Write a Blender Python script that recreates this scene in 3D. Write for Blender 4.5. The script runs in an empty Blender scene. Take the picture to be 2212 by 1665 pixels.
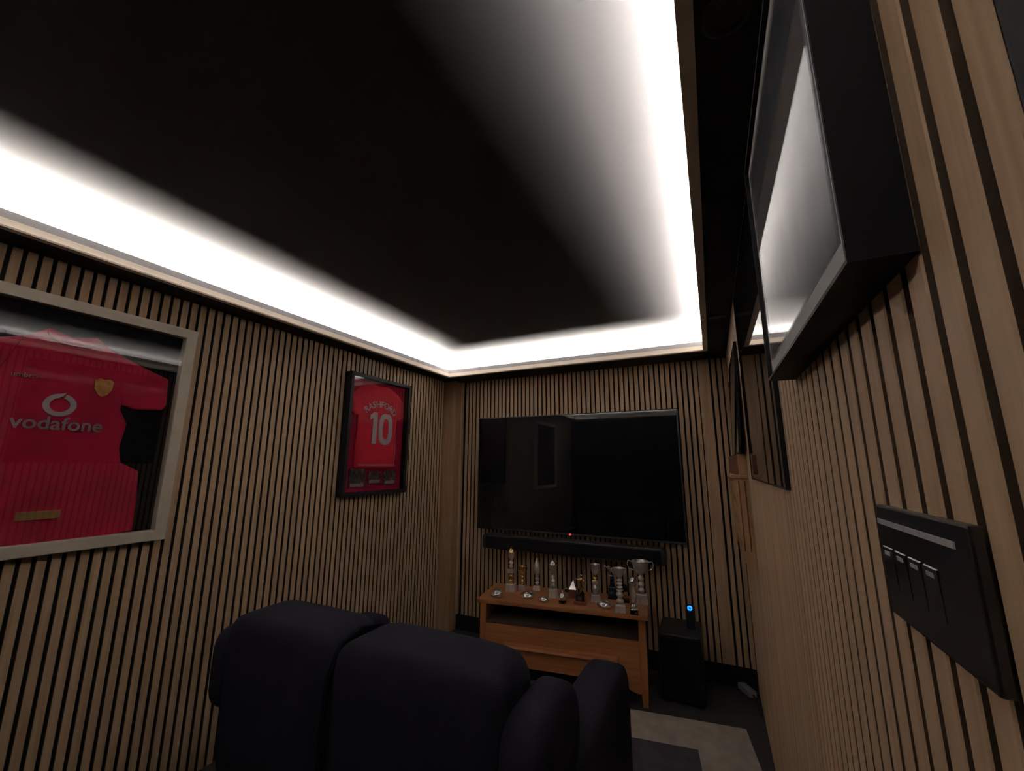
import bpy, bmesh, math, random
from mathutils import Vector, Matrix
random.seed(7)
R = math.radians
S = bpy.context.scene
COL = S.collection

# ---------------------------------------------------------------- camera
IMG_W, F_PX = 2212.0, 882.07
YAW, PITCH, ROLL = R(25.768), R(11.06), R(0.23)
EYE = 1.42
cd = bpy.data.cameras.new('camera'); cam = bpy.data.objects.new('camera', cd); COL.objects.link(cam)
cd.sensor_fit = 'HORIZONTAL'; cd.sensor_width = 36.0; cd.lens = 36.0 * F_PX / IMG_W
cd.clip_start = 0.01
fw = Vector((-math.sin(YAW) * math.cos(PITCH), math.cos(YAW) * math.cos(PITCH), math.sin(PITCH)))
rt = Vector((math.cos(YAW), math.sin(YAW), 0)); up = rt.cross(fw)
r2 = rt * math.cos(ROLL) + up * math.sin(ROLL); u2 = up * math.cos(ROLL) - rt * math.sin(ROLL)
m = Matrix((r2, u2, -fw)).transposed().to_4x4(); m.translation = (0, 0, EYE)
cam.matrix_world = m
S.camera = cam

# ---------------------------------------------------------------- world, exposure
w = bpy.data.worlds.new('world'); S.world = w; w.use_nodes = True
w.node_tree.nodes['Background'].inputs[0].default_value = (0.0, 0.0, 0.0, 1)
w.node_tree.nodes['Background'].inputs[1].default_value = 0.0
S.view_settings.view_transform = 'Standard'
S.view_settings.look = 'None'
S.view_settings.exposure = 0.0
S.view_settings.gamma = 1.0
S.view_settings.use_curve_mapping = False
LED_STRENGTH = 2100.0
LED_COLOR = (1.0, 0.92, 0.84)

# ---------------------------------------------------------------- materials
def new_mat(name):
    mt = bpy.data.materials.new(name); mt.use_nodes = True
    return mt, mt.node_tree, mt.node_tree.nodes['Principled BSDF']

def mat(name, col, rough=0.6, metal=0.0, var=0.12, scale=30.0, bump=0.0, bscale=None, stretch=(1, 1, 1), spec=0.5, coat=0.0, sheen=0.0):
    mt, nt, b = new_mat(name)
    n = nt.nodes; l = nt.links
    tc = n.new('ShaderNodeTexCoord'); mp = n.new('ShaderNodeMapping'); mp.inputs['Scale'].default_value = stretch
    l.new(tc.outputs['Object'], mp.inputs['Vector'])
    nz = n.new('ShaderNodeTexNoise'); nz.inputs['Scale'].default_value = scale; nz.inputs['Detail'].default_value = 4
    l.new(mp.outputs[0], nz.inputs['Vector'])
    rp = n.new('ShaderNodeValToRGB')
    rp.color_ramp.elements[0].position = .3; rp.color_ramp.elements[1].position = .7
    rp.color_ramp.elements[0].color = tuple(c * (1 - var) for c in col) + (1,)
    rp.color_ramp.elements[1].color = tuple(min(1, c * (1 + var)) for c in col) + (1,)
    l.new(nz.outputs['Fac'], rp.inputs[0]); l.new(rp.outputs[0], b.inputs['Base Color'])
    b.inputs['Roughness'].default_value = rough; b.inputs['Metallic'].default_value = metal
    b.inputs['Specular IOR Level'].default_value = spec
    b.inputs['Coat Weight'].default_value = coat; b.inputs['Coat Roughness'].default_value = .08
    b.inputs['Sheen Weight'].default_value = sheen
    if bump:
        n2 = n.new('ShaderNodeTexNoise'); n2.inputs['Scale'].default_value = bscale or scale * 4; n2.inputs['Detail'].default_value = 3
        l.new(mp.outputs[0], n2.inputs['Vector'])
        bp = n.new('ShaderNodeBump'); bp.inputs['Strength'].default_value = bump; bp.inputs['Distance'].default_value = .004
        l.new(n2.outputs['Fac'], bp.inputs['Height']); l.new(bp.outputs[0], b.inputs['Normal'])
    return mt

def wood(name, dark, light, scale=1.0, rough=.55, along='z', spec=.35):
    mt, nt, b = new_mat(name)
    n = nt.nodes; l = nt.links
    tc = n.new('ShaderNodeTexCoord'); oi = n.new('ShaderNodeObjectInfo')
    ad = n.new('ShaderNodeVectorMath'); ad.operation = 'ADD'
    ml = n.new('ShaderNodeVectorMath'); ml.operation = 'SCALE'; ml.inputs['Scale'].default_value = 7.0
    cx = n.new('ShaderNodeCombineXYZ')
    for i in range(3): l.new(oi.outputs['Random'], cx.inputs[i])
    l.new(cx.outputs[0], ml.inputs[0]); l.new(tc.outputs['Object'], ad.inputs[0]); l.new(ml.outputs[0], ad.inputs[1])
    mp = n.new('ShaderNodeMapping')
    st = {'z': (34, 34, 1.6), 'x': (1.6, 34, 34), 'y': (34, 1.6, 34)}[along]
    mp.inputs['Scale'].default_value = tuple(c * scale for c in st)
    l.new(ad.outputs[0], mp.inputs[0])
    nz = n.new('ShaderNodeTexNoise'); nz.inputs['Scale'].default_value = 1.6; nz.inputs['Detail'].default_value = 6; nz.inputs['Distortion'].default_value = .6
    l.new(mp.outputs[0], nz.inputs['Vector'])
    rp = n.new('ShaderNodeValToRGB')
    rp.color_ramp.elements[0].position = .25; rp.color_ramp.elements[1].position = .75
    rp.color_ramp.elements[0].color = dark + (1,); rp.color_ramp.elements[1].color = light + (1,)
    l.new(nz.outputs['Fac'], rp.inputs[0])
    hs = n.new('ShaderNodeHueSaturation')
    mr = n.new('ShaderNodeMapRange'); mr.inputs['To Min'].default_value = .9; mr.inputs['To Max'].default_value = 1.1
    l.new(oi.outputs['Random'], mr.inputs[0]); l.new(mr.outputs[0], hs.inputs['Value']); l.new(rp.outputs[0], hs.inputs['Color'])
    l.new(hs.outputs[0], b.inputs['Base Color'])
    b.inputs['Roughness'].default_value = rough; b.inputs['Specular IOR Level'].default_value = spec
    bp = n.new('ShaderNodeBump'); bp.inputs['Strength'].default_value = .15; bp.inputs['Distance'].default_value = .001
    l.new(nz.outputs['Fac'], bp.inputs['Height']); l.new(bp.outputs[0], b.inputs['Normal'])
    return mt

def emit(name, col, s):
    mt, nt, b = new_mat(name)
    b.inputs['Base Color'].default_value = col + (1,)
    b.inputs['Emission Color'].default_value = col + (1,); b.inputs['Emission Strength'].default_value = s
    return mt

def pane_glass(name, rough=.012, ior=1.5):
    mt, nt, b = new_mat(name)
    n = nt.nodes; l = nt.links; n.remove(b)
    tr = n.new('ShaderNodeBsdfTransparent'); gl = n.new('ShaderNodeBsdfGlossy'); gl.inputs['Roughness'].default_value = rough
    fr = n.new('ShaderNodeFresnel'); 
    ge = n.new('ShaderNodeNewGeometry'); mi = n.new('ShaderNodeMapRange')      # same reflectance on both faces of the pane
    mi.inputs['To Min'].default_value = ior; mi.inputs['To Max'].default_value = 1 / ior
    l.new(ge.outputs['Backfacing'], mi.inputs[0]); l.new(mi.outputs[0], fr.inputs['IOR'])
    nz = n.new('ShaderNodeTexNoise'); nz.inputs['Scale'].default_value = 2.2; nz.inputs['Detail'].default_value = 1
    tc = n.new('ShaderNodeTexCoord'); l.new(tc.outputs['Object'], nz.inputs['Vector'])
    bp = n.new('ShaderNodeBump'); bp.inputs['Strength'].default_value = .03; bp.inputs['Distance'].default_value = .01
    l.new(nz.outputs['Fac'], bp.inputs['Height']); l.new(bp.outputs[0], gl.inputs['Normal'])
    mx = n.new('ShaderNodeMixShader')
    l.new(fr.outputs[0], mx.inputs[0]); l.new(tr.outputs[0], mx.inputs[1]); l.new(gl.outputs[0], mx.inputs[2])
    l.new(mx.outputs[0], n['Material Output'].inputs[0])
    return mt

def photo_mat(name, dark, mid, light, scale=4.0):
    """a dim monochrome photographic print: soft cloudy tones"""
    mt, nt, b = new_mat(name)
    n = nt.nodes; l = nt.links
    tc = n.new('ShaderNodeTexCoord'); mp = n.new('ShaderNodeMapping'); mp.inputs['Scale'].default_value = (1.6, 1, .7)
    l.new(tc.outputs['Object'], mp.inputs[0])
    nz = n.new('ShaderNodeTexNoise'); nz.inputs['Scale'].default_value = scale; nz.inputs['Detail'].default_value = 5; nz.inputs['Distortion'].default_value = 1.2
    l.new(mp.outputs[0], nz.inputs['Vector'])
    rp = n.new('ShaderNodeValToRGB'); e = rp.color_ramp.elements
    e[0].position = .35; e[0].color = dark + (1,); e[1].position = .75; e[1].color = light + (1,)
    k = e.new(.55); k.color = mid + (1,)
    l.new(nz.outputs['Fac'], rp.inputs[0]); l.new(rp.outputs[0], b.inputs['Base Color'])
    b.inputs['Roughness'].default_value = .35
    return mt

M = {}
M['slat'] = wood('oak slat', (.44, .285, .165), (.66, .455, .285))
M['post'] = wood('corner post veneer', (.25, .148, .078), (.37, .235, .135))
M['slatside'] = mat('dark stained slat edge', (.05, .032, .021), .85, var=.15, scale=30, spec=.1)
M['felt'] = mat('black acoustic felt', (.006, .0055, .006), .95, var=.3, scale=200, bump=.2, spec=.05)
M['ceiling'] = mat('satin black ceiling paint', (.03, .0297, .031), .62, var=.06, scale=3, bump=.03, bscale=60, spec=.35)
M['soffit'] = mat('black soffit paint', (.008, .0075, .009), .75, var=.1, scale=8, spec=.2)
M['cove'] = mat('cove moulding with painted bright band', (.86, .74, .60), .7, var=.03, scale=10, spec=.2)
M['fillet'] = mat('fillet with painted dim band', (.36, .35, .35), .55, var=.05, scale=10, spec=.3)  # pale bead and grey fillet: light gradient of the lip put into colour
M['floor'] = wood('dark laminate', (.018, .016, .018), (.032, .028, .03), 1.0, .5, 'y')
M['blackpaint'] = mat('black satin paint', (.005, .0045, .0055), .6, var=.15, scale=20, spec=.15)
M['framepaint'] = mat('matt black frame', (.0045, .004, .005), .7, var=.2, scale=20, spec=.12)
M['blackplastic'] = mat('black plastic', (.0055, .0055, .007), .45, var=.15, scale=60, spec=.4)
M['blackgloss'] = mat('black gloss', (.004, .004, .005), .30, var=.1, scale=30, spec=.5)
M['screen'] = mat('television screen', (.003, .003, .004), .035, var=.1, scale=3, spec=.36)
M['led'] = emit('led strip diffuser', LED_COLOR, LED_STRENGTH)
M['redled'] = emit('red standby light', (1.0, .05, .09), 1.2)
M['blueled'] = emit('blue ring light', (.01, .17, 1.0), 3.2)
M['blueinner'] = emit('blue ring centre', (.01, .10, .7), .8)
M['glass'] = pane_glass('picture glass')
M['cream'] = mat('cream painted frame', (.72, .63, .50), .55, var=.06, scale=14, bump=.05)
M['backing'] = mat('black mount board', (.006, .006, .008), .9, var=.2, scale=20, spec=.1)
M['mount'] = mat('dark red mount board', (.30, .010, .040), .85, var=.12, scale=8, spec=.1)
M['mat'] = mat('pale grey mount', (.70, .69, .68), .85, var=.04, scale=10, spec=.1)
M['photo_a'] = photo_mat('dim photograph', (.03, .034, .048), (.09, .10, .125), (.19, .195, .215), 5)
M['photo_b'] = photo_mat('grey photograph', (.05, .045, .045), (.11, .10, .095), (.20, .18, .165), 4)
M['photo_c'] = photo_mat('slate blue photograph', (.02, .025, .035), (.09, .085, .085), (.22, .19, .165), 4)
M['shirt'] = mat('red football shirt', (.38, .006, .040), .8, var=.22, scale=7, bump=.25, bscale=26, sheen=.15, spec=.2)
M['shirt2'] = mat('bright red shirt', (.58, .012, .035), .8, var=.14, scale=7, bump=.2, bscale=26, sheen=.15, spec=.2)
M['white'] = mat('white print', (.62, .60, .60), .7, var=.05, scale=40)
M['faded'] = mat('faded white print', (.34, .27, .28), .75, var=.12, scale=40)
M['hemline'] = mat('pale red trim', (.55, .14, .13), .75, var=.1, scale=30)
M['goldprint'] = mat('gold badge', (.50, .24, .05), .6, var=.3, scale=70)
M['plaque'] = mat('brass plaque', (.42, .27, .10), .4, .6, var=.1, scale=30)
M['smallphoto'] = photo_mat('small printed photograph', (.02, .015, .015), (.10, .075, .06), (.34, .28, .26), 26)
M['pine'] = wood('orange pine', (.24, .088, .030), (.37, .150, .055), 1.0, .42, 'x')
M['pinev'] = wood('orange pine upright', (.23, .084, .029), (.35, .142, .052), 1.0, .42, 'z')
M['shadedinside'] = mat('painted shelf shade', (.03, .014, .008), .8, var=.2, scale=12)  # shade of the open shelf slot put into the colour
M['rackwood'] = wood('golden oak rack', (.36, .20, .09), (.55, .34, .17), 1.2, .45, 'z')
M['rackdark'] = wood('mahogany rack end', (.10, .032, .018), (.17, .06, .032), 1.2, .45, 'z')
M['sofa'] = mat('charcoal blue upholstery', (.012, .0108, .0165), .95, var=.14, scale=14, bump=.3, bscale=420, sheen=0.0, spec=.03)
M['sofaseam'] = mat('dark piping', (.004, .004, .006), .95, var=.1, scale=30, spec=.02)
M['ruglight'] = mat('pale rug pile', (.36, .31, .26), .95, var=.16, scale=12, bump=.5, bscale=300, spec=.05)
M['rugdark'] = mat('dark rug pile', (.050, .044, .052), .95, var=.2, scale=16, bump=.5, bscale=300, spec=.05)
M['silver'] = mat('polished silver', (.88, .85, .80), .20, .85, var=.05, scale=12)
M['dullsilver'] = mat('silvered plastic', (.86, .82, .77), .25, .6, var=.1, scale=18)
M['gold'] = mat('gilt metal', (.78, .55, .24), .25, 1.0, var=.08, scale=18)
M['marble'] = mat('pale marble', (.55, .49, .45), .3, var=.22, scale=30, coat=.3)
M['darkmarble'] = mat('black marble', (.015, .014, .018), .25, var=.4, scale=30, coat=.3)
M['redwood'] = wood('red mahogany plinth', (.11, .028, .022), (.18, .05, .036), 1.5, .35, 'x')
M['chrome'] = mat('brushed chrome', (.74, .72, .75), .25, 1.0, var=.04, scale=40)
M['paintedgleam'] = mat('painted silver gleam', (.62, .60, .62), .5, .2, var=.05, scale=60)  # plate edge highlight and rocker gleam painted as a pale colour
M['greyplastic'] = mat('grey plastic', (.28, .27, .30), .5, var=.08, scale=30)
def clear_glass():
    mt, nt, b = new_mat('clear award glass')
    b.inputs['Base Color'].default_value = (.86, .84, .90, 1); b.inputs['Transmission Weight'].default_value = 1
    b.inputs['Roughness'].default_value = .03; b.inputs['IOR'].default_value = 1.48
    return mt
M['award'] = clear_glass()

# ---------------------------------------------------------------- mesh helpers
class MB:
    def __init__(s): s.v = []; s.f = []
    def add(s, vs, fs):
        o = len(s.v); s.v += [tuple(x) for x in vs]; s.f += [tuple(i + o for i in q) for q in fs]; return s
    def box(s, x0, x1, y0, y1, z0, z1):
        return s.add([(x0, y0, z0), (x1, y0, z0), (x1, y1, z0), (x0, y1, z0), (x0, y0, z1), (x1, y0, z1), (x1, y1, z1), (x0, y1, z1)],
                     [(0, 3, 2, 1), (4, 5, 6, 7), (0, 1, 5, 4), (1, 2, 6, 5), (2, 3, 7, 6), (3, 0, 4, 7)])
    def frustum(s, a, b, z0, z1, cx=0, cy=0):
        (ax, ay), (bx, by) = a, b
        return s.add([(cx - ax, cy - ay, z0), (cx + ax, cy - ay, z0), (cx + ax, cy + ay, z0), (cx - ax, cy + ay, z0),
                      (cx - bx, cy - by, z1), (cx + bx, cy - by, z1), (cx + bx, cy + by, z1), (cx - bx, cy + by, z1)],
                     [(0, 3, 2, 1), (4, 5, 6, 7), (0, 1, 5, 4), (1, 2, 6, 5), (2, 3, 7, 6), (3, 0, 4, 7)])
    def lathe(s, prof, n=20, cx=0, cy=0):
        vs = []; fs = []
        for r, z in prof:
            for k in range(n):
                a = 2 * math.pi * k / n; vs.append((cx + r * math.cos(a), cy + r * math.sin(a), z))
        for i in range(len(prof) - 1):
            for k in range(n):
                k2 = (k + 1) % n; fs.append((i * n + k, i * n + k2, (i + 1) * n + k2, (i + 1) * n + k))
        fs.append(tuple(reversed(range(n)))); fs.append(tuple((len(prof) - 1) * n + k for k in range(n)))
        return s.add(vs, fs)
    def prism_y(s, poly, y0, y1):           # polygon in x,z pushed along y (poly counter-clockwise seen from -y)
        n = len(poly)
        vs = [(x, y0, z) for x, z in poly] + [(x, y1, z) for x, z in poly]
        fs = [tuple(range(n)), tuple(reversed(range(n, 2 * n)))]
        fs += [(i, i + n, (i + 1) % n + n, (i + 1) % n) for i in range(n)]
        return s.add(vs, fs)
    def tube(s, pts, r, n=8, closed=False):
        vs = []; fs = []; N = len(pts); P = [Vector(p) for p in pts]
        rr = r if isinstance(r, (list, tuple)) else [r] * N
        ref = None
        for i, p in enumerate(P):
            t = (P[(i + 1) % N] - P[i - 1]) if closed else (P[min(i + 1, N - 1)] - P[max(i - 1, 0)])
            t.normalize()
            if ref is None:
                ref = Vector((0, 0, 1)) if abs(t.z) < .9 else Vector((1, 0, 0))
            a = t.cross(ref)
            if a.length < 1e-4: a = t.cross(Vector((0, 1, 0)))
            a.normalize(); b = a.cross(t); ref = b
            for k in range(n):
                q = 2 * math.pi * k / n; vs.append(p + (a * math.cos(q) + b * math.sin(q)) * rr[i])
        last = N if closed else N - 1
        for i in range(last):
            j = (i + 1) % N
            for k in range(n):
                k2 = (k + 1) % n; fs.append((i * n + k, i * n + k2, j * n + k2, j * n + k))
        if not closed:
            fs.append(tuple(reversed(range(n)))); fs.append(tuple((N - 1) * n + k for k in range(n)))
        return s.add(vs, fs)
    def rect_frame(s, w, h, t, y0, y1, z0=0.0):   # four mitred rails in x,z centred on x=0, lower edge z0
        o = [(-w / 2, z0), (w / 2, z0), (w / 2, z0 + h), (-w / 2, z0 + h)]
        i = [(-w / 2 + t, z0 + t), (w / 2 - t, z0 + t), (w / 2 - t, z0 + h - t), (-w / 2 + t, z0 + h - t)]
        vs = [(x, y0, z) for x, z in o] + [(x, y0, z) for x, z in i] + [(x, y1, z) for x, z in o] + [(x, y1, z) for x, z in i]
        fs = []
        for k in range(4):
            k2 = (k + 1) % 4
            fs += [(k, k2, 4 + k2, 4 + k), (8 + k, 12 + k, 12 + k2, 8 + k2), (k, 8 + k, 8 + k2, k2), (4 + k, 4 + k2, 12 + k2, 12 + k)]
        return s.add(vs, fs)

def link(name, me, material, parent=None):
    o = bpy.data.objects.new(name, me); COL.objects.link(o)
    if material is not None and not me.materials: me.materials.append(material)
    if parent is not None: o.parent = parent
    return o

def obj(name, mb, material, parent=None, smooth=None, bevel=0.0, seg=2, sub=0, tag=None):
    me = bpy.data.meshes.new(name)
    me.from_pydata(mb.v, [], mb.f); me.validate()
    bm = bmesh.new(); bm.from_mesh(me)
    bmesh.ops.recalc_face_normals(bm, faces=bm.faces)
    if bevel:
        ed = [e for e in bm.edges if len(e.link_faces) == 2 and e.calc_face_angle(0) > .5]
        bmesh.ops.bevel(bm, geom=ed, offset=bevel, segments=seg, profile=.6, affect='EDGES', clamp_overlap=True)
    bm.to_mesh(me); bm.free()
    if smooth is not None:
        for p in me.polygons: p.use_smooth = True
        if smooth < 3.1: me.set_sharp_from_angle(angle=smooth)
    o = link(name, me, M[material], parent)
    return o

def tagit(o, label, cat, group=None):
    o['label'] = label; o['category'] = cat
    if group: o['group'] = group
    return o

def thing(name, loc, label, cat, rz=0.0, rx=0.0, group=None):
    e = bpy.data.objects.new(name, None); COL.objects.link(e)
    e.empty_display_size = .05
    e.location = loc; e.rotation_euler = (rx, 0, rz)
    return tagit(e, label, cat, group)

def struct(name, mb, material, parent=None, **k):
    o = obj(name, mb, material, parent, **k)
    if parent is None: o['kind'] = 'structure'
    return o

def text_mesh(name, body, size, material, parent, x, y, z, depth=.0012, sx=1.0, spacing=1.0, arc=None, bold=0.0):
    """lettering standing in the x,z plane, facing -y"""
    cu = bpy.data.curves.new(name, 'FONT'); cu.body = body; cu.size = size; cu.extrude = depth; cu.offset = bold
    cu.align_x = 'CENTER'; cu.space_character = spacing; cu.resolution_u = 3
    to = bpy.data.objects.new('t', cu); COL.objects.link(to)
    dg = bpy.context.evaluated_depsgraph_get(); me = bpy.data.meshes.new_from_object(to.evaluated_get(dg))
    bpy.data.objects.remove(to); bpy.data.curves.remove(cu)
    for v in me.vertices:
        cx, cz, cy = v.co.x * sx, v.co.y, -v.co.z
        if arc:
            a = cx / arc; rr = arc + cz
            cx, cz = rr * math.sin(a), rr * math.cos(a) - arc
        v.co = (x + cx, y + cy, z + cz)
    me.name = name
    return link(name, me, M[material], parent)

# ---------------------------------------------------------------- room dimensions
XL, XR, YB, YN = -2.30, 0.154, 3.36, -0.75       # faces of the slats (left, right, back) and the near wall
ZS, ZLIP, ZC = 2.22, 2.2904, 2.337                # soffit underside, cove lip, ceiling
TX0, TX1, TY0, TY1 = -2.13, 0.004, -0.45, 3.077  # opening of the ceiling tray
SD = 0.012                                       # slat depth
SW, PITCH_S = 0.0275, 0.04

# ---------------------------------------------------------------- shell
struct('floor', MB().box(XL - .1, XR + .1, YN - .1, YB + .1, -.06, 0), 'floor')
struct('ceiling', MB().box(XL - .1, XR + .1, YN - .1, YB + .1, ZC, ZC + .08), 'ceiling')
wl = struct('wall_left', MB().box(XL - SD - .08, XL - SD, YN - .1, YB + .1, 0, ZC), 'felt')
wb = struct('wall_back', MB().box(XL - SD, XR + SD, YB + SD, YB + SD + .08, 0, ZC), 'felt')
wr = struct('wall_right', MB().box(XR + SD, XR + SD + .08, .26, YB + .1, 0, ZC), 'felt')
wr2 = struct('wall_door', MB().box(XR + SD, XR + SD + .08, YN - .1, .26, 2.06, ZC), 'blackpaint')
wn = struct('wall_near', MB().box(XL - SD, XR + SD + .08, YN - .1, YN, 0, ZC), 'blackpaint')

def slat_mesh(h, wdt=SW):
    me = bpy.data.meshes.new('slat')
    mb = MB().box(-wdt / 2, wdt / 2, 0, SD + .001, 0, h)
    me.from_pydata(mb.v, [], mb.f)
    bm = bmesh.new(); bm.from_mesh(me); bmesh.ops.recalc_face_normals(bm, faces=bm.faces)
    ed = [e for e in bm.edges if abs(e.verts[0].co.z - e.verts[1].co.z) > .5 and e.verts[0].co.y < .001]
    bmesh.ops.bevel(bm, geom=ed, offset=.0015, segments=1, affect='EDGES')
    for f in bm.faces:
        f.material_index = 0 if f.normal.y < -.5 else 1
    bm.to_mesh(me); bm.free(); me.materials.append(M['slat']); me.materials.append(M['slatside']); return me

BB = .122
s_full = slat_mesh(ZS); s_back = slat_mesh(ZS - BB)
s_wide = slat_mesh(ZS - BB, .078)
y = 3.225
while y > YN + .02:                                  # left wall
    o = link('slat', s_full, None, wl); o.location = (XL, y, 0); o.rotation_euler = (0, 0, R(90)); y -= PITCH_S
for k in range(60):                                  # back wall, leftwards from the doubled slat
    x = -.044 - .0135 / 2 - SW / 2 - k * PITCH_S
    if x < -2.14: break
    o = link('slat', s_back, None, wb); o.location = (x, YB, BB)
o = link('slat', s_wide, None, wb); o.location = (-.044 + .039, YB, BB)
for x in (.062, .102, .139):
    o = link('slat', s_back, None, wb); o.location = (x, YB, BB)
y = .27 + SW / 2
while y < YB - .01:                                  # right wall
    o = link('slat', s_full, None, wr); o.location = (XR, y, 0); o.rotation_euler = (0, 0, R(-90)); y += PITCH_S
struct('baseboard_back', MB().box(XL, XR + SD, YB - .006, YB + SD, 0, BB), 'blackpaint', bevel=.003)
struct('trim_1', MB().box(XL - SD, -2.165, 3.252, YB + SD, 0, ZS), 'post', bevel=.003)        # boxed corner post
struct('trim_2', MB().box(-2.165, -2.146, YB - .022, YB + SD, BB, ZS), 'slat', bevel=.003)    # end bead of the back panelling

# door beside the light switch
dr = struct('door_1', MB().box(XR + .03, XR + .07, -.60, .17, 0, 2.02), 'blackpaint', bevel=.002)
obj('architrave', MB().box(XR - .004, XR + SD + .08, .17, .262, 0, 2.06), 'blackpaint', dr, bevel=.004)
obj('architrave', MB().box(XR - .004, XR + SD + .08, -.68, -.60, 0, 2.06), 'blackpaint', dr, bevel=.004)
obj('architrave', MB().box(XR - .004, XR + SD + .08, -.60, .17, 2.02, 2.06), 'blackpaint', dr, bevel=.004)
obj('handle', MB().tube([(XR + .03, -.52, 1.02), (XR - .01, -.52, 1.02), (XR - .014, -.50, 1.02), (XR - .014, -.40, 1.02)], .009), 'chrome', dr, smooth=1)
struct('wall_return', MB().box(XR + SD, XR + SD + .08, YN - .1, -.68, 0, 2.06), 'blackpaint')

# soffit: four black boards around the tray
zt = 2.279
struct('trim_3', MB().box(XL - SD, TX0 - .03, YN, YB + SD, ZS, zt), 'soffit')
struct('trim_4', MB().box(TX1 + .03, XR + SD, YN, YB + SD, ZS, zt), 'soffit')
struct('trim_5', MB().box(TX0 - .03, TX1 + .03, TY1 + .03, YB + SD, ZS, zt), 'soffit')
struct('trim_6', MB().box(TX0 - .03, TX1 + .03, YN, TY0 - .03, ZS, zt), 'soffit')

def loop_sweep(prof):
    """profile (o,z): o = distance outwards from the tray opening; swept round the opening with mitred corners"""
    vs = []; fs = []; n = len(prof)
    for sx, sy in ((0, 0), (1, 0), (1, 1), (0, 1)):
        for o_, z in prof:
            vs.append(((TX1 + o_) if sx else (TX0 - o_), (TY1 + o_) if sy else (TY0 - o_), z))
    for c in range(4):
        c2 = (c + 1) % 4
        for i in range(n):
            j = (i + 1) % n; fs.append((c * n + i, c2 * n + i, c2 * n + j, c * n + j))
    return MB().add(vs, fs)
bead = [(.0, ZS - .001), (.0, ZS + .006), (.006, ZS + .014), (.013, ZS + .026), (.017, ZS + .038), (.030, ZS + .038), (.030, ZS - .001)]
struct('trim_7', loop_sweep(bead), 'cove', smooth=.6)                      # cream bead round the tray, bright lit band put into its colour
struct('trim_8', loop_sweep([(.020, ZS + .038), (.022, ZLIP), (.026, ZLIP), (.026, ZS + .038)]), 'fillet')   # fillet standing on it, dimmer band of the lip put into its grey
strip = thing('led_strip', (TX0 - .055, TY0 - .055, zt), 'white light strip running round the ceiling tray behind the cove lip', 'light strip')
lm = loop_sweep([(.086, zt), (.126, zt), (.126, zt + .003), (.086, zt + .003)])
lm.v = [(a - (TX0 - .055), b - (TY0 - .055), c - zt) for a, b, c in lm.v]
obj('diffuser', lm, 'led', strip)

# unlit downlights in the right-hand soffit
for (dx, dy, lab) in ((.088, .70, 'unlit black downlight in the soffit above the large framed picture'),
                      (.088, 2.39, 'unlit black downlight in the soffit above the picture nearest the television')):
    t = thing('downlight', (dx, dy, ZS), lab, 'downlight', group='downlights in the soffit')
    obj('trim_ring', MB().lathe([(.030, -.001), (.042, -.001), (.043, -.004), (.038, -.007), (.031, -.005), (.030, -.001)], 28), 'blackplastic', t, smooth=1)
    obj('lens', MB().lathe([(.0305, -.001), (.0305, -.0025), (.012, -.0035)], 28), 'blackplastic', t, smooth=1)

# ---------------------------------------------------------------- television, soundbar
tw, th = 1.712, .968
tv = thing('television', (-1.061, 3.27, .877), 'large flat black television mounted on the slatted wall', 'television')
obj('cabinet', MB().box(-tw / 2, tw / 2, .004, .045, 0, th), 'blackplastic', tv, bevel=.004)
obj('screen', MB().box(-tw / 2 + .008, tw / 2 - .008, 0, .006, .016, th - .008), 'screen', tv)
obj('bezel', MB().rect_frame(tw, th, .008, -.001, .008), 'blackplastic', tv, bevel=.001, seg=1)
obj('wall_bracket', MB().box(-.28, .28, .044, YB - 3.27, .28, .70), 'blackpaint', tv)
led = obj('standby_light', MB().box(-.008, .008, -.004, .002, .001, .013), 'redled', tv); led['label'] = 'tiny red standby light'
sb = thing('soundbar', (-1.078, 3.27, .735), 'long black soundbar under the television', 'soundbar')
poly = [(-.733, .012), (-.72, 0), (.72, 0), (.733, .012), (.733, .094), (.715, .112), (-.715, .112), (-.733, .094)]
obj('body', MB().prism_y(poly, -.085, .02), 'blackplastic', sb, bevel=.006)
obj('grille', MB().box(-.70, .70, -.088, -.083, .012, .096), 'felt', sb, bevel=.003)
obj('top_panel', MB().box(-.62, -.24, -.06, -.012, .111, .1135), 'blackgloss', sb)
obj('bracket', MB().box(-.10, .10, .015, YB - 3.27, .03, .06).box(-.12, .12, .05, YB - 3.27, 0, .08), 'blackpaint', sb)

# ---------------------------------------------------------------- framed shirts on the left wall
def ring(cx, cz, ro, ri, y0, y1, a0, a1, n=40, tilt=1.0):
    mb = MB(); vs = []; fs = []
    for k in range(n + 1):
        a = a0 + (a1 - a0) * k / n
        wob = 1
        for r_, yy in ((ro, y0), (ri, y0), (ri, y1), (ro, y1)):
            vs.append((cx + r_ * math.cos(a), yy, cz + r_ * math.sin(a) * tilt))
    for k in range(n):
        for i in range(4):
            j = (i + 1) % 4; fs.append((k * 4 + i, k * 4 + j, k * 4 + 4 + j, k * 4 + 4 + i))
    fs += [(0, 1, 2, 3), (n * 4 + 3, n * 4 + 2, n * 4 + 1, n * 4)]
    return mb.add(vs, fs)

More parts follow.
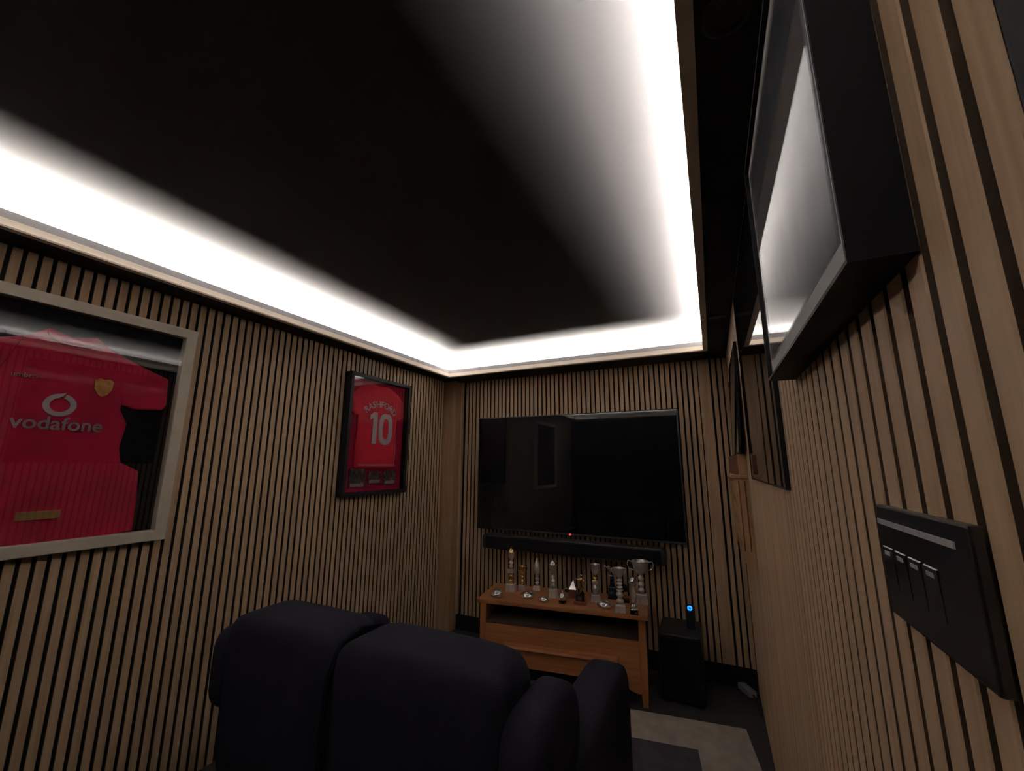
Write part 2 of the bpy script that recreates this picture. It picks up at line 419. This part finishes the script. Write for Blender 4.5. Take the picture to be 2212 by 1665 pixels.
def cloth(outline, y_front, y_back, puff=.006):
    """a flat garment panel of some thickness with a softly raised middle"""
    c = (sum(p[0] for p in outline) / len(outline), sum(p[1] for p in outline) / len(outline))
    n = len(outline); vs = []; fs = []
    rings = [(1.0, y_back), (1.0, y_front + puff * .6), (.97, y_front + puff * .2), (.85, y_front), (.5, y_front - puff * .4)]
    for s_, yy in rings:
        for px, pz in outline:
            vs.append((c[0] + (px - c[0]) * s_, yy, c[1] + (pz - c[1]) * s_))
    for i in range(len(rings) - 1):
        for k in range(n):
            k2 = (k + 1) % n; fs.append((i * n + k, i * n + k2, (i + 1) * n + k2, (i + 1) * n + k))
    vs.append((c[0], y_front - puff * .5, c[1])); ci = len(vs) - 1; b = (len(rings) - 1) * n
    for k in range(n): fs.append((b + k, b + (k + 1) % n, ci))
    return MB().add(vs, fs)

# shirt in the cream frame: local x runs along the wall, z up, -y faces the room
FW, FH, FZ = .835, .975, 1.088
fr = thing('framed_shirt', (-2.300, .652, FZ), 'red football shirt with white ring emblem, mounted in a wide cream frame', 'framed shirt', rz=R(90), rx=R(.65))
obj('frame', MB().rect_frame(FW, FH, .045, -.050, 0), 'cream', fr, bevel=.004)
obj('backing', MB().box(-FW / 2 + .02, FW / 2 - .02, -.012, -.004, .02, FH - .02), 'backing', fr)
body = [(-.225, .045), (0, .038), (.225, .045), (.300, .052), (.296, .20), (.285, .30), (.225, .315), (.205, .40), (.215, .50), (.185, .56), (.190, .70), (.13, .80), (.07, .845), (.03, .835), (0, .828), (-.03, .835), (-.07, .845), (-.13, .80), (-.190, .70), (-.185, .56), (-.215, .50), (-.205, .40), (-.225, .315), (-.285, .30), (-.296, .20), (-.300, .052)]
sh = obj('shirt', cloth(body, -.027, -.011), 'shirt', fr, smooth=1.0)
for s_ in (1, -1):
    sl = [(.13, .80), (.19, .775), (.265, .745), (.335, .72), (.345, .60), (.33, .575), (.235, .565), (.185, .58), (.165, .68)]
    sl = [(a * s_, b) for a, b in sl]
    if s_ < 0: sl.reverse()
    obj('sleeve', cloth(sl, -.030, -.012, .005), 'shirt', sh, smooth=1.0)
obj('collar', ring(0, .835, .075, .05, -.034, -.025, R(185), R(355), 24, .55), 'shirt', sh, smooth=1)
em = obj('ring_emblem', ring(.0, .555, .046, .0285, -.0345, -.028, R(98), R(435), 44, .95), 'white', sh)
em['label'] = 'white ring emblem open at the top'
obj('emblem_tip', MB().prism_y([(-.006, .583), (.004, .590), (.012, .606), (.004, .601), (-.008, .5985)], -.0345, -.028), 'white', sh)
text_mesh('sponsor_text', 'vodafone', .070, 'faded', sh, .010, -.0325, .460, sx=.98, bold=.0012)
text_mesh('maker_text', 'umbro', .026, 'faded', sh, -.108, -.0325, .645, sx=.95)
crest = obj('crest', MB().prism_y([(.085, .672), (.088, .635), (.100, .615), (.115, .604), (.130, .615), (.142, .635), (.145, .672), (.130, .680), (.115, .676), (.100, .680)], -.0335, -.027), 'goldprint', sh)
crest['label'] = 'worn gold crest'
obj('name_plaque', MB().box(-.05, .065, -.0335, -.026, .128, .158), 'plaque', fr, bevel=.001)
obj('glass', MB().box(-FW / 2 + .04, FW / 2 - .04, -.042, -.040, .04, FH - .04), 'glass', fr)

# number ten shirt in the black frame
GW, GH = .64, .868
g = thing('framed_shirt', (-2.300, 2.362, 1.205), 'bright red number 10 shirt in a deep black box frame', 'framed shirt', rz=R(90), rx=R(.4))
obj('frame', MB().rect_frame(GW, GH, .026, -.058, 0), 'framepaint', g, bevel=.002)
obj('backing', MB().box(-GW / 2 + .01, GW / 2 - .01, -.012, -.002, .01, GH - .01), 'mount', g)
body2 = [(-.205, .20), (0, .19), (.205, .20), (.21, .34), (.20, .46), (.205, .60), (.235, .57), (.285, .60), (.27, .72), (.20, .775), (.08, .82), (.03, .812), (0, .808), (-.03, .812), (-.08, .82), (-.20, .775), (-.27, .72), (-.285, .60), (-.235, .57), (-.205, .60), (-.20, .46), (-.21, .34)]
s2 = obj('shirt', cloth(body2, -.026, -.011), 'shirt2', g, smooth=1.0)
obj('hem', MB().box(-.175, .20, -.0305, -.020, .205, .222), 'hemline', s2, bevel=.002)
obj('side_trim', MB().box(.190, .198, -.030, -.020, .222, .44), 'hemline', s2)
def oval(cx, cz, ax, az, bx, bz, y0, y1, n=36):
    vs = []; fs = []
    for k in range(n):
        a = 2 * math.pi * k / n; ca, sa = math.cos(a), math.sin(a)
        pw = lambda t_: math.copysign(abs(t_) ** .72, t_)
        for (p, q), yy in (((ax, az), y0), ((bx, bz), y0), ((bx, bz), y1), ((ax, az), y1)):
            vs.append((cx + p * pw(ca), yy, cz + q * pw(sa)))
    for k in range(n):
        k2 = (k + 1) % n
        for i_ in range(4):
            j_ = (i_ + 1) % 4; fs.append((k * 4 + i_, k * 4 + j_, k2 * 4 + j_, k2 * 4 + i_))
    return MB().add(vs, fs)
obj('number_one', MB().prism_y([(-.062, .368), (-.018, .368), (-.018, .605), (-.055, .605), (-.092, .580), (-.092, .545), (-.062, .560)], -.0325, -.024), 'white', s2)
obj('number_zero', oval(.075, .486, .074, .120, .032, .078, -.0325, -.024), 'white', s2)
text_mesh('shirt_name', 'RASHFORD', .068, 'white', s2, .015, -.0305, .648, sx=.95, arc=.22, bold=.001)
for (a, b, c, d) in ((-.235, -.085, .055, .185), (-.055, .075, .075, .165), (.105, .235, .065, .175)):
    pp = obj('small_photograph', MB().box(a, b, -.018, -.010, c, d), 'smallphoto', g)
    obj('caption', MB().box(a + .012, b - .012, -.0195, -.017, c + .008, c + .03), 'faded', pp)
obj('glass', MB().box(-GW / 2 + .02, GW / 2 - .02, -.050, -.048, .02, GH - .02), 'glass', g)

# ---------------------------------------------------------------- pictures on the right wall (local x runs towards the room's near end)
def float_picture(name, yf, yn, z0, z1, xf, xglass, matw, photo, label, rim=.004, cat='picture'):
    wd, ht = yf - yn, z1 - z0
    t = thing(name, (XR, (yf + yn) / 2, z0), label, cat, rz=R(-90))
    d = XR - xf; gdep = XR - xglass
    obj('frame', MB().rect_frame(wd, ht, rim, -d, 0), 'framepaint', t)
    obj('back_panel', MB().box(-wd / 2 + rim, wd / 2 - rim, -.006, -.001, rim, ht - rim), 'backing', t)
    if matw:
        obj('mount', MB().rect_frame(wd - 2 * rim, ht - 2 * rim, matw, -gdep + .003, -gdep + .006, rim), 'mat', t)
    q = rim + matw
    obj('photograph', MB().box(-wd / 2 + q, wd / 2 - q, -gdep + .004, -gdep + .006, q, ht - q), photo, t)
    obj('glass', MB().box(-wd / 2 + q, wd / 2 - q, -gdep, -gdep + .0015, q, ht - q), 'glass', t)
    return t
float_picture('framed_picture', .905, .388, 1.580, 2.030, .110, .1145, .029, 'photo_a',
              'deep black framed dark picture with pale grey border above the light switch')
float_picture('framed_picture', 2.02, 1.115, 1.368, 2.165, .144, .1455, 0, 'photo_b',
              'tall glazed grey picture in a thin black frame, hung next to the deep framed picture')
LW, LH = .66, .545                                # picture standing on the rack, leaning back against the slats
lp = thing('framed_picture', (.1290, 2.55, 1.480), 'small dark framed picture leaning on the wooden rack beside the television wall', 'picture', rz=R(-90), rx=R(-2.5))
obj('frame', MB().rect_frame(LW, LH, .006, -.012, 0), 'framepaint', lp)
obj('back_panel', MB().box(-LW / 2 + .006, LW / 2 - .006, -.004, -.001, .006, LH - .006), 'backing', lp)
obj('mount', MB().rect_frame(LW - .012, LH - .012, .05, -.0085, -.0055, .006), 'mat', lp)
obj('photograph', MB().box(-LW / 2 + .056, LW / 2 - .056, -.0075, -.0055, .056, LH - .056), 'photo_c', lp)
obj('glass', MB().box(-LW / 2 + .006, LW / 2 - .006, -.0110, -.0100, .006, LH - .006), 'glass', lp)

# ---------------------------------------------------------------- wooden rack low on the right wall near the television
rk = thing('wall_rack', (XR, 2.35, .92), 'golden wooden rack with a curved lower end, below the leaning picture', 'rack', rz=R(-90))
def side_prof():
    p = [(0, 0.0)]
    for k in range(0, 9):
        a = k / 8 * math.pi / 2
        p.append((-.006 - .050 * math.sin(a), .002 + .110 * (1 - math.cos(a))))
    p += [(-.062, .30), (-.066, .44), (0, .44)]
    return p
def prism_x(poly, x0, x1):                       # polygon in y,z pushed along x
    n = len(poly)
    vs = [(x0, y_, z_) for y_, z_ in poly] + [(x1, y_, z_) for y_, z_ in poly]
    fs = [tuple(range(n)), tuple(reversed(range(n, 2 * n)))] + [(i, i + n, (i + 1) % n + n, (i + 1) % n) for i in range(n)]
    return MB().add(vs, fs)
obj('end_panel', prism_x(side_prof(), -.018, 0), 'rackwood', rk, bevel=.002)
obj('end_panel', prism_x(side_prof(), -.60, -.582), 'rackwood', rk, bevel=.002)
obj('ledge', MB().box(-.61, .012, -.074, 0, .44, .460), 'rackwood', rk, bevel=.003)
obj('head_block', MB().box(-.60, 0, -.040, 0, .460, .560), 'rackwood', rk, bevel=.003)
obj('head_cheek', MB().box(-.60, -.010, -.060, -.040, .460, .556), 'rackdark', rk, bevel=.003)
for k in range(3):
    obj('board', MB().box(-.582, -.018, -.054, -.042, .115 + k * .105, .20 + k * .105), 'rackwood', rk, bevel=.002)
for yy in (-.044, -.018):
    obj('groove_bead', MB().box(.0, .004, yy - .003, yy + .003, .10, .43), 'rackdark', rk)

# ---------------------------------------------------------------- light switch
sw = thing('light_switch', (XR, .461, 1.283), 'black four gang light switch plate with a painted silver gleam on the slatted wall', 'light switch', rz=R(-90))
obj('plate', MB().box(-.084, .084, -.009, 0, 0, .100), 'blackgloss', sw, bevel=.002)
obj('gleam_line', MB().box(-.082, .064, -.0100, -.0085, .0820, .0868), 'paintedgleam', sw)  # highlight along the plate's top edge, painted as a pale bar
for k in range(4):
    cx = -.066 + k * .0285
    rkx = obj('rocker', MB().add([(cx - .012, -.0088, .024), (cx + .012, -.0088, .024), (cx + .012, -.0088, .062), (cx - .012, -.0088, .062),
                                  (cx - .011, -.0093, .025), (cx + .011, -.0093, .025), (cx + .011, -.0101, .061), (cx - .011, -.0101, .061)],
                                 [(0, 3, 2, 1), (4, 5, 6, 7), (0, 1, 5, 4), (1, 2, 6, 5), (2, 3, 7, 6), (3, 0, 4, 7)]), 'blackgloss', sw)
    obj('gleam_dash', MB().box(cx - .0065, cx + .0065, -.0106, -.0094, .0545, .0580), 'paintedgleam', rkx)  # gleam on the rocker edge, painted as a dash

# ---------------------------------------------------------------- television stand
SA = R(8.2)
st = thing('television_stand', (-1.55, 2.662, 0), 'orange pine television stand with open shelf and long drawer pull', 'stand', rz=SA)
W_, D_, H_ = 1.132, .40, .512
obj('top', MB().box(0, W_, 0, D_, H_ - .028, H_), 'pine', st, bevel=.006)
for x0, x1 in ((.02, .062), (W_ - .062, W_ - .02)):
    obj('side_panel', MB().box(x0, x1, .016, D_ - .01, .10, H_ - .028), 'pinev', st, bevel=.002)
obj('back_panel', MB().box(.06, W_ - .06, D_ - .022, D_ - .012, .10, H_ - .028), 'shadedinside', st)
obj('shelf', MB().box(.06, W_ - .06, .02, D_ - .022, .362, .380), 'shadedinside', st, bevel=.002)  # recess shade painted in by the dark material
dw = obj('drawer_front', MB().box(.062, W_ - .062, .014, .034, .155, .360), 'pine', st, bevel=.003)
obj('drawer_pull', MB().add([(.20, .014, .232), (W_ - .19, .014, .232), (W_ - .19, -.030, .236), (.20, -.030, .236),
                             (.20, .014, .262), (W_ - .19, .014, .262), (W_ - .19, -.024, .252), (.20, -.024, .252)],
                            [(0, 3, 2, 1), (4, 5, 6, 7), (0, 1, 5, 4), (1, 2, 6, 5), (2, 3, 7, 6), (3, 0, 4, 7)]), 'pine', dw, bevel=.003)
ap = [(.062, .155), (.062, .07)]
for k in range(7): ap.append((.062 + .085 * math.sin(k / 6 * math.pi / 2), .07 + .045 * (1 - math.cos(k / 6 * math.pi / 2))))
for k in range(7): ap.append((W_ - .147 + .085 * (1 - math.cos(k / 6 * math.pi / 2)), .115 - .045 * math.sin(k / 6 * math.pi / 2)))
ap += [(W_ - .062, .155)]
obj('apron', MB().prism_y(list(reversed(ap)), .018, .036), 'pine', st)
for lx in (.041, W_ - .041):
    for ly in (.037, D_ - .03):
        obj('leg', MB().frustum((.016, .016), (.021, .021), 0, .102, lx, ly), 'pinev', st, bevel=.002)
SM = Matrix.Translation((-1.55, 2.662, 0)) @ Matrix.Rotation(SA, 4, 'Z')

# ---------------------------------------------------------------- trophies on the stand
GT = 'trophies on the pine stand'
def trophy(name, x, y, label, cat='trophy'):
    return thing(name, (x, y, H_), label, cat, rz=SA, group=GT)
def cup_profile(r, h, z):
    return [(.004, z), (.30 * r, z + .02 * h), (.62 * r, z + .18 * h), (.86 * r, z + .45 * h), (.92 * r, z + .75 * h), (1.0 * r, z + h), (.93 * r, z + h), (.8 * r, z + .72 * h), (.2 * r, z + .35 * h)]
def handles(r, h, z, parent, m_='dullsilver', rad=.0035, spread=1.5):
    for s_ in (1, -1):
        pts = [(s_ * r * .9, 0, z + .9 * h), (s_ * r * (spread - .15), 0, z + .98 * h), (s_ * r * spread, 0, z + .75 * h), (s_ * r * (spread - .2), 0, z + .42 * h), (s_ * r * .68, 0, z + .25 * h)]
        obj('handle', MB().tube(pts, rad, 6), m_, parent, smooth=1)
def stem(z0, z1, r, parent, m_='dullsilver', knops=3):
    prof = [(r * 1.9, z0), (r * 1.7, z0 + .004)]
    n = knops
    for i in range(n):
        a = z0 + .006 + (z1 - z0 - .012) * i / n; b = z0 + .006 + (z1 - z0 - .012) * (i + 1) / n; q = (b - a)
        prof += [(r * .55, a), (r * 1.35, a + .3 * q), (r * 1.5, a + .5 * q), (r * 1.25, a + .72 * q), (r * .55, b)]
    prof += [(r * 1.2, z1 - .003), (r * 1.3, z1)]
    obj('stem', MB().lathe(prof, 16), m_, parent, smooth=.8)
def block(parent, a, b, z0, z1, m_='marble', name='base'):
    return obj(name, MB().frustum(a, b, z0, z1), m_, parent, bevel=.002, seg=1)
def figure(parent, z, h, m_='gold', lean=.2):
    """a small standing player figure, one arm raised"""
    mb = MB()
    mb.tube([(0, 0, z), (.02 * h, 0, z + .25 * h), (.06 * h, -.04 * h, z + .48 * h)], [.045 * h, .06 * h, .085 * h], 7)
    mb.tube([(.20 * h, 0, z + .06 * h), (.17 * h, -.06 * h, z + .26 * h), (.07 * h, -.04 * h, z + .48 * h)], [.04 * h, .055 * h, .085 * h], 7)
    mb.tube([(.06 * h, -.04 * h, z + .44 * h), (.05 * h, -.03 * h, z + .62 * h), (.05 * h, -.02 * h, z + .78 * h), (.06 * h, -.02 * h, z + .84 * h)], [.09 * h, .10 * h, .11 * h, .05 * h], 8)
    mb.tube([(-.04 * h, -.02 * h, z + .76 * h), (-.16 * h, -.03 * h, z + .70 * h), (-.22 * h, -.05 * h, z + .80 * h)], [.04 * h, .035 * h, .03 * h], 6)
    mb.tube([(.14 * h, -.02 * h, z + .76 * h), (.24 * h, -.03 * h, z + .68 * h), (.27 * h, -.06 * h, z + .56 * h)], [.04 * h, .035 * h, .03 * h], 6)
    mb.lathe([(.01 * h, z + .83 * h), (.055 * h, z + .86 * h), (.07 * h, z + .91 * h), (.055 * h, z + .97 * h), (.01 * h, z + h)], 10, .06 * h, -.02 * h)
    return obj('figure', mb, m_, parent, smooth=1)

# low silver domes and dishes along the front
def dome(x, y, r, h, label, knob=False, base=False):
    t = trophy('silver_bowl', x, y, label, 'bowl')
    z = .012 if base else 0
    if base: obj('base', MB().lathe([(r * .8, 0), (r * .8, .010), (r * .6, .013)], 20), 'darkmarble', t, smooth=.6)
    else: obj('foot', MB().lathe([(r * .7, 0), (r * .72, .004), (r * .62, .006)], 20), 'dullsilver', t, smooth=.6)
    obj('bowl', MB().lathe([(r * .55, z), (r * .95, z + .20 * h), (r, z + .36 * h), (r * .96, z + .5 * h), (r * .8, z + .74 * h), (r * .5, z + .92 * h), (r * .15, z + h)], 24), 'silver', t, smooth=1)
    if knob: obj('knob', MB().lathe([(.003, z + h * .98), (.007, z + h + .006), (.005, z + h + .012), (.001, z + h + .014)], 10), 'silver', t, smooth=1)
    return t
dome(-1.440, 2.755, .047, .050, 'round silver domed bowl at the corner of the stand, before the tallest trophy')
dome(-1.240, 2.835, .054, .040, 'wide shallow silver bowl between the tallest and the middle trophy')
dome(-1.105, 2.800, .036, .034, 'small low silver bowl in front of the slim trophy')
dome(-.984, 2.835, .033, .052, 'small round silver bowl on a dark foot', base=True, knob=True)
dome(-.709, 2.880, .052, .040, 'wide shallow silver bowl before the stacked column trophy')

# tallest trophy, stacked tiers
t = trophy('tall_trophy', -1.413, 2.925, 'tallest tiered silver and gilt trophy with a small lidded cup on top')
block(t, (.034, .034), (.030, .030), 0, .050, 'marble')
stem(.050, .125, .014, t, 'gold', 2)
block(t, (.022, .022), (.024, .024), .125, .150, 'marble', 'riser')
stem(.150, .215, .012, t, 'dullsilver', 2)
obj('cup', MB().lathe(cup_profile(.030, .055, .215), 18), 'dullsilver', t, smooth=1)
obj('lid', MB().lathe([(.029, .268), (.026, .282), (.012, .294), (.004, .298), (.007, .306), (.002, .313)], 16), 'gold', t, smooth=1)
t = trophy('small_trophy', -1.352, 2.990, 'short gilt trophy tucked beside the tallest tiered trophy')
block(t, (.026, .026), (.022, .022), 0, .035, 'marble')
stem(.035, .110, .011, t, 'gold', 2)
obj('cup', MB().lathe(cup_profile(.026, .055, .110), 16), 'gold', t, smooth=1); handles(.026, .055, .110, t, 'gold', .0025)
# goblet with slanted rim
t = trophy('goblet_trophy', -1.250, 3.035, 'silver goblet trophy with a tall pointed flame top')
block(t, (.028, .028), (.024, .024), 0, .028, 'marble')
stem(.028, .098, .012, t, 'dullsilver', 2)
obj('flame', MB().lathe([(.006, .098), (.020, .110), (.028, .135), (.027, .160), (.018, .190), (.003, .222)], 14), 'dullsilver', t, smooth=1)
# slim middle trophy
t = trophy('slim_trophy', -1.083, 2.925, 'slim silver trophy with a round knopped stem and small cup')
block(t, (.028, .028), (.025, .025), 0, .055, 'marble')
stem(.055, .155, .013, t, 'dullsilver', 3)
obj('cup', MB().lathe(cup_profile(.033, .062, .155), 18), 'dullsilver', t, smooth=1)
obj('lid', MB().lathe([(.032, .215), (.026, .228), (.010, .236), (.006, .240), (.008, .247), (.002, .252)], 14), 'silver', t, smooth=1)
# clear glass plaque behind
t = trophy('glass_award', -.985, 3.105, 'large clear glass award plaque standing behind the silver trophies', 'award')
block(t, (.07, .022), (.066, .019), 0, .022, 'darkmarble')
obj('plaque', MB().prism_y([(-.06, .022), (.06, .022), (.078, .215), (.06, .235), (-.04, .245), (-.07, .20)], -.008, .008), 'award', t, bevel=.002)
# pyramid
t = trophy('pyramid_trophy', -.955, 2.985, 'small silver pyramid trophy on a mahogany block')
block(t, (.030, .030), (.028, .028), 0, .055, 'redwood')
obj('pyramid', MB().frustum((.026, .026), (.003, .003), .055, .110), 'silver', t, bevel=.001, seg=1)
# player figure on mahogany plinth
t = trophy('figure_trophy', -.868, 2.870, 'gilt player figure trophy on a square mahogany plinth')
block(t, (.042, .034), (.040, .032), 0, .022, 'redwood')
block(t, (.030, .026), (.028, .024), .022, .060, 'darkmarble', 'riser')
obj('badge', MB().box(-.010, .010, -.0275, -.0235, .030, .052), 'silver', t)
figure(t, .060, .125, 'gold')
# column trophy
t = trophy('column_trophy', -.790, 2.965, 'silver two tier column trophy beside the gilt player figure')
block(t, (.030, .030), (.026, .026), 0, .045, 'marble')
stem(.045, .115, .015, t, 'dullsilver', 1)
block(t, (.018, .018), (.020, .020), .115, .135, 'marble', 'riser')
stem(.135, .170, .011, t, 'gold', 1)
obj('cup', MB().lathe(cup_profile(.032, .070, .170), 18), 'dullsilver', t, smooth=1)
# v shaped winged trophy
t = trophy('winged_trophy', -.700, 3.085, 'dark trophy with a silver V shaped wing top')
block(t, (.032, .030), (.026, .024), 0, .075, 'darkmarble')
obj('column', MB().frustum((.018, .016), (.012, .010), .075, .150), 'darkmarble', t, bevel=.002)
obj('wing', MB().prism_y([(0, .148), (.040, .196), (.050, .204), (.046, .188), (.008, .150), (0, .138)], -.006, .006), 'silver', t, bevel=.001, seg=1)
obj('wing', MB().prism_y([(0, .148), (0, .138), (-.008, .150), (-.046, .194), (-.052, .212), (-.038, .206)], -.006, .006), 'silver', t, bevel=.001, seg=1)
# right-hand group
t = trophy('stacked_trophy', -.598, 2.835, 'tall silver trophy with stacked knops and pale marble foot')
block(t, (.036, .030), (.030, .026), 0, .040, 'marble')
stem(.040, .130, .016, t, 'dullsilver', 2)
stem(.130, .205, .013, t, 'dullsilver', 3)
obj('cup', MB().lathe(cup_profile(.034, .055, .205), 18), 'dullsilver', t, smooth=1); handles(.034, .055, .205, t, 'dullsilver', .003, 1.4)
t = trophy('ball_trophy', -.515, 2.840, 'short silver trophy topped with a ball, next to the stacked knop trophy')
block(t, (.026, .026), (.022, .022), 0, .028, 'darkmarble')
stem(.028, .070, .015, t, 'silver', 1)
obj('figure_column', MB().lathe([(.008, .070), (.016, .095), (.018, .120), (.010, .150), (.008, .158)], 14), 'dullsilver', t, smooth=1)
obj('ball', MB().lathe([(.004, .155), (.020, .164), (.028, .182), (.026, .198), (.014, .212), (.003, .215)], 16), 'silver', t, smooth=1)
t = trophy('wide_cup_trophy', -.500, 3.060, 'wide two handled silver cup on a tall knopped stem')
block(t, (.040, .036), (.034, .030), 0, .060, 'marble')
stem(.060, .185, .015, t, 'dullsilver', 3)
obj('cup', MB().lathe(cup_profile(.056, .085, .185), 22), 'dullsilver', t, smooth=1); handles(.056, .085, .185, t, 'dullsilver', .004, 1.55)
t = trophy('shield_trophy', -.615, 3.040, 'dark shield shaped award behind the stacked silver trophy', 'award')
block(t, (.036, .022), (.034, .020), 0, .020, 'darkmarble')
obj('shield', MB().prism_y([(-.012, .020), (.012, .020), (.034, .075), (.036, .150), (.0, .165), (-.036, .150), (-.034, .075)], -.007, .007), 'darkmarble', t, bevel=.002)
obj('centre_boss', MB().lathe([(.016, -.0), (.014, .004), (.004, .006)], 14), 'silver', t, smooth=1)
ob = t.children[-1]; ob.rotation_euler = (R(90), 0, 0); ob.location = (0, -.006, .115)

# ---------------------------------------------------------------- black box and blue-lit device right of the stand
b = thing('subwoofer', (-.275, 3.12, 0), 'black cube subwoofer on the floor beside the pine stand', 'subwoofer')
obj('cabinet', MB().box(-.125, .125, -.15, .16, .012, .385), 'blackplastic', b, bevel=.008)
obj('grille', MB().box(-.112, .112, -.157, -.148, .03, .368), 'felt', b, bevel=.006)
for sx in (-.1, .1):
    for sy in (-.12, .13): obj('foot', MB().lathe([(.014, 0), (.016, .006), (.016, .014)], 12, sx, sy), 'blackplastic', b)
d = thing('wireless_router', (-.205, 3.09, .385), 'slim upright black device with glowing blue ring light on the subwoofer', 'router')
obj('case', MB().box(-.028, .028, -.018, .018, .008, .150), 'blackplastic', d, bevel=.007)
obj('stand_foot', MB().box(-.036, .036, -.028, .028, 0, .010), 'blackplastic', d, bevel=.004)
rg = obj('ring_light', MB().tube([(.011 * math.cos(a), -.0195, .137 + .011 * math.sin(a)) for a in [2 * math.pi * k / 20 for k in range(20)]], .0042, 6, True), 'blueled', d, smooth=1)
rg['label'] = 'glowing blue ring'
obj('ring_centre', MB().box(-.008, .008, -.0190, -.017, .130, .144), 'blueinner', d)
# extension lead by the corner
e = thing('extension_lead', (.085, 3.30, 0), 'small grey extension socket lying on the floor in the corner beyond the subwoofer', 'extension lead', rz=R(-60))
obj('socket_block', MB().box(-.06, .06, -.025, .025, 0, .035), 'greyplastic', e, bevel=.004)
obj('cable', MB().tube([(.06, 0, .015), (.10, .0, .008), (.13, -.02, .006), (.20, -.05, .006), (.25, -.08, .006)], .0045, 6), 'blackplastic', e, smooth=1)

# ---------------------------------------------------------------- rug
rg = thing('rug', (.050, 2.855, 0), 'pale rug with a dark centre panel between sofa and television stand', 'rug', rz=SA)
RX0, RX1, RY0, RY1 = -1.75, 0, -.65, 0          # from its far right corner
DX0, DX1, DY0, DY1 = -1.49, -.27, -.60, -.265
T_ = .012
obj('pale_border', MB().box(RX0, DX0, RY0, RY1, 0, T_).box(DX1, RX1, RY0, RY1, 0, T_).box(DX0, DX1, RY0, DY0, 0, T_).box(DX0, DX1, DY1, RY1, 0, T_), 'ruglight', rg)
obj('dark_panel', MB().box(DX0, DX1, DY0, DY1, 0, T_ + .001), 'rugdark', rg)

# ---------------------------------------------------------------- sofa seen from behind
def soft_box(x0, x1, y0, y1, z0, z1, e=.45, nu=20, nv=14, taper=1.0, bulge=0.0):
    """superellipsoid block: a softly rounded upholstered volume"""
    cx, cy, cz = (x0 + x1) / 2, (y0 + y1) / 2, (z0 + z1) / 2
    a, b_, c = (x1 - x0) / 2, (y1 - y0) / 2, (z1 - z0) / 2
    pw = lambda t_, k: math.copysign(abs(t_) ** k, t_)
    vs = []; fs = []; nu *= 2
    for i in range(nv + 1):
        ph = -math.pi / 2 + math.pi * i / nv
        for k in range(nu):
            t_ = 2 * math.pi * k / nu
            X = pw(math.cos(ph), e) * pw(math.cos(t_), e); Y = pw(math.cos(ph), e) * pw(math.sin(t_), e); Z = pw(math.sin(ph), e)
            tp = taper + (1 - taper) * (Z + 1) / 2
            vs.append((cx + a * X * tp, cy + b_ * Y, cz + c * Z + bulge * (1 - X * X) * max(0, Z)))
    for i in range(nv):
        for k in range(nu):
            k2 = (k + 1) % nu; fs.append((i * nu + k, i * nu + k2, (i + 1) * nu + k2, (i + 1) * nu + k))
    return MB().add(vs, fs)

sf = thing('sofa', (-1.06, 1.0, 0), 'dark charcoal two seat sofa facing the television stand across the rug', 'sofa')
obj('back_frame', soft_box(-.600, .650, .02, .22, .07, .80, .24, 22, 16, .88), 'sofa', sf, smooth=3.14)
for x0, x1 in ((-.575, -.040), (-.045, .545)):
    obj('back_cushion', soft_box(x0, x1, -.005, .25, .36, .892, .27, 24, 20, .95, .004), 'sofa', sf, smooth=3.14)
obj('back_wing', soft_box(.525, .665, .0, .32, .38, .815, .42, 18, 14), 'sofa', sf, smooth=3.14)
obj('back_wing', soft_box(-.640, -.545, .0, .28, .56, .835, .45, 18, 14), 'sofa', sf, smooth=3.14)
obj('centre_seam', MB().tube([(-.0425, .25, .80), (-.0425, .22, .868), (-.0425, .13, .884), (-.0425, .05, .862), (-.0425, .008, .78), (-.0425, -.002, .66), (-.0425, .0, .50)], .009, 6), 'sofaseam', sf, smooth=1)
for x0, x1 in ((.53, .70), (-.70, -.53)):
    obj('arm', soft_box(x0, x1, .20, .88, .09, .66, .30, 20, 16), 'sofa', sf, smooth=3.14)
obj('seat_base', soft_box(-.56, .53, .10, .86, .08, .36, .2, 20, 12), 'sofa', sf, smooth=3.14)
for x0, x1 in ((-.56, -.02), (-.01, .54)):
    obj('seat_cushion', soft_box(x0, x1, .28, .90, .33, .50, .4, 20, 12), 'sofa', sf, smooth=3.14)
for sx in (-.52, .52):
    for sy in (.08, .80): obj('leg', MB().frustum((.018, .018), (.026, .026), 0, .11, sx, sy), 'blackpaint', sf, bevel=.003)
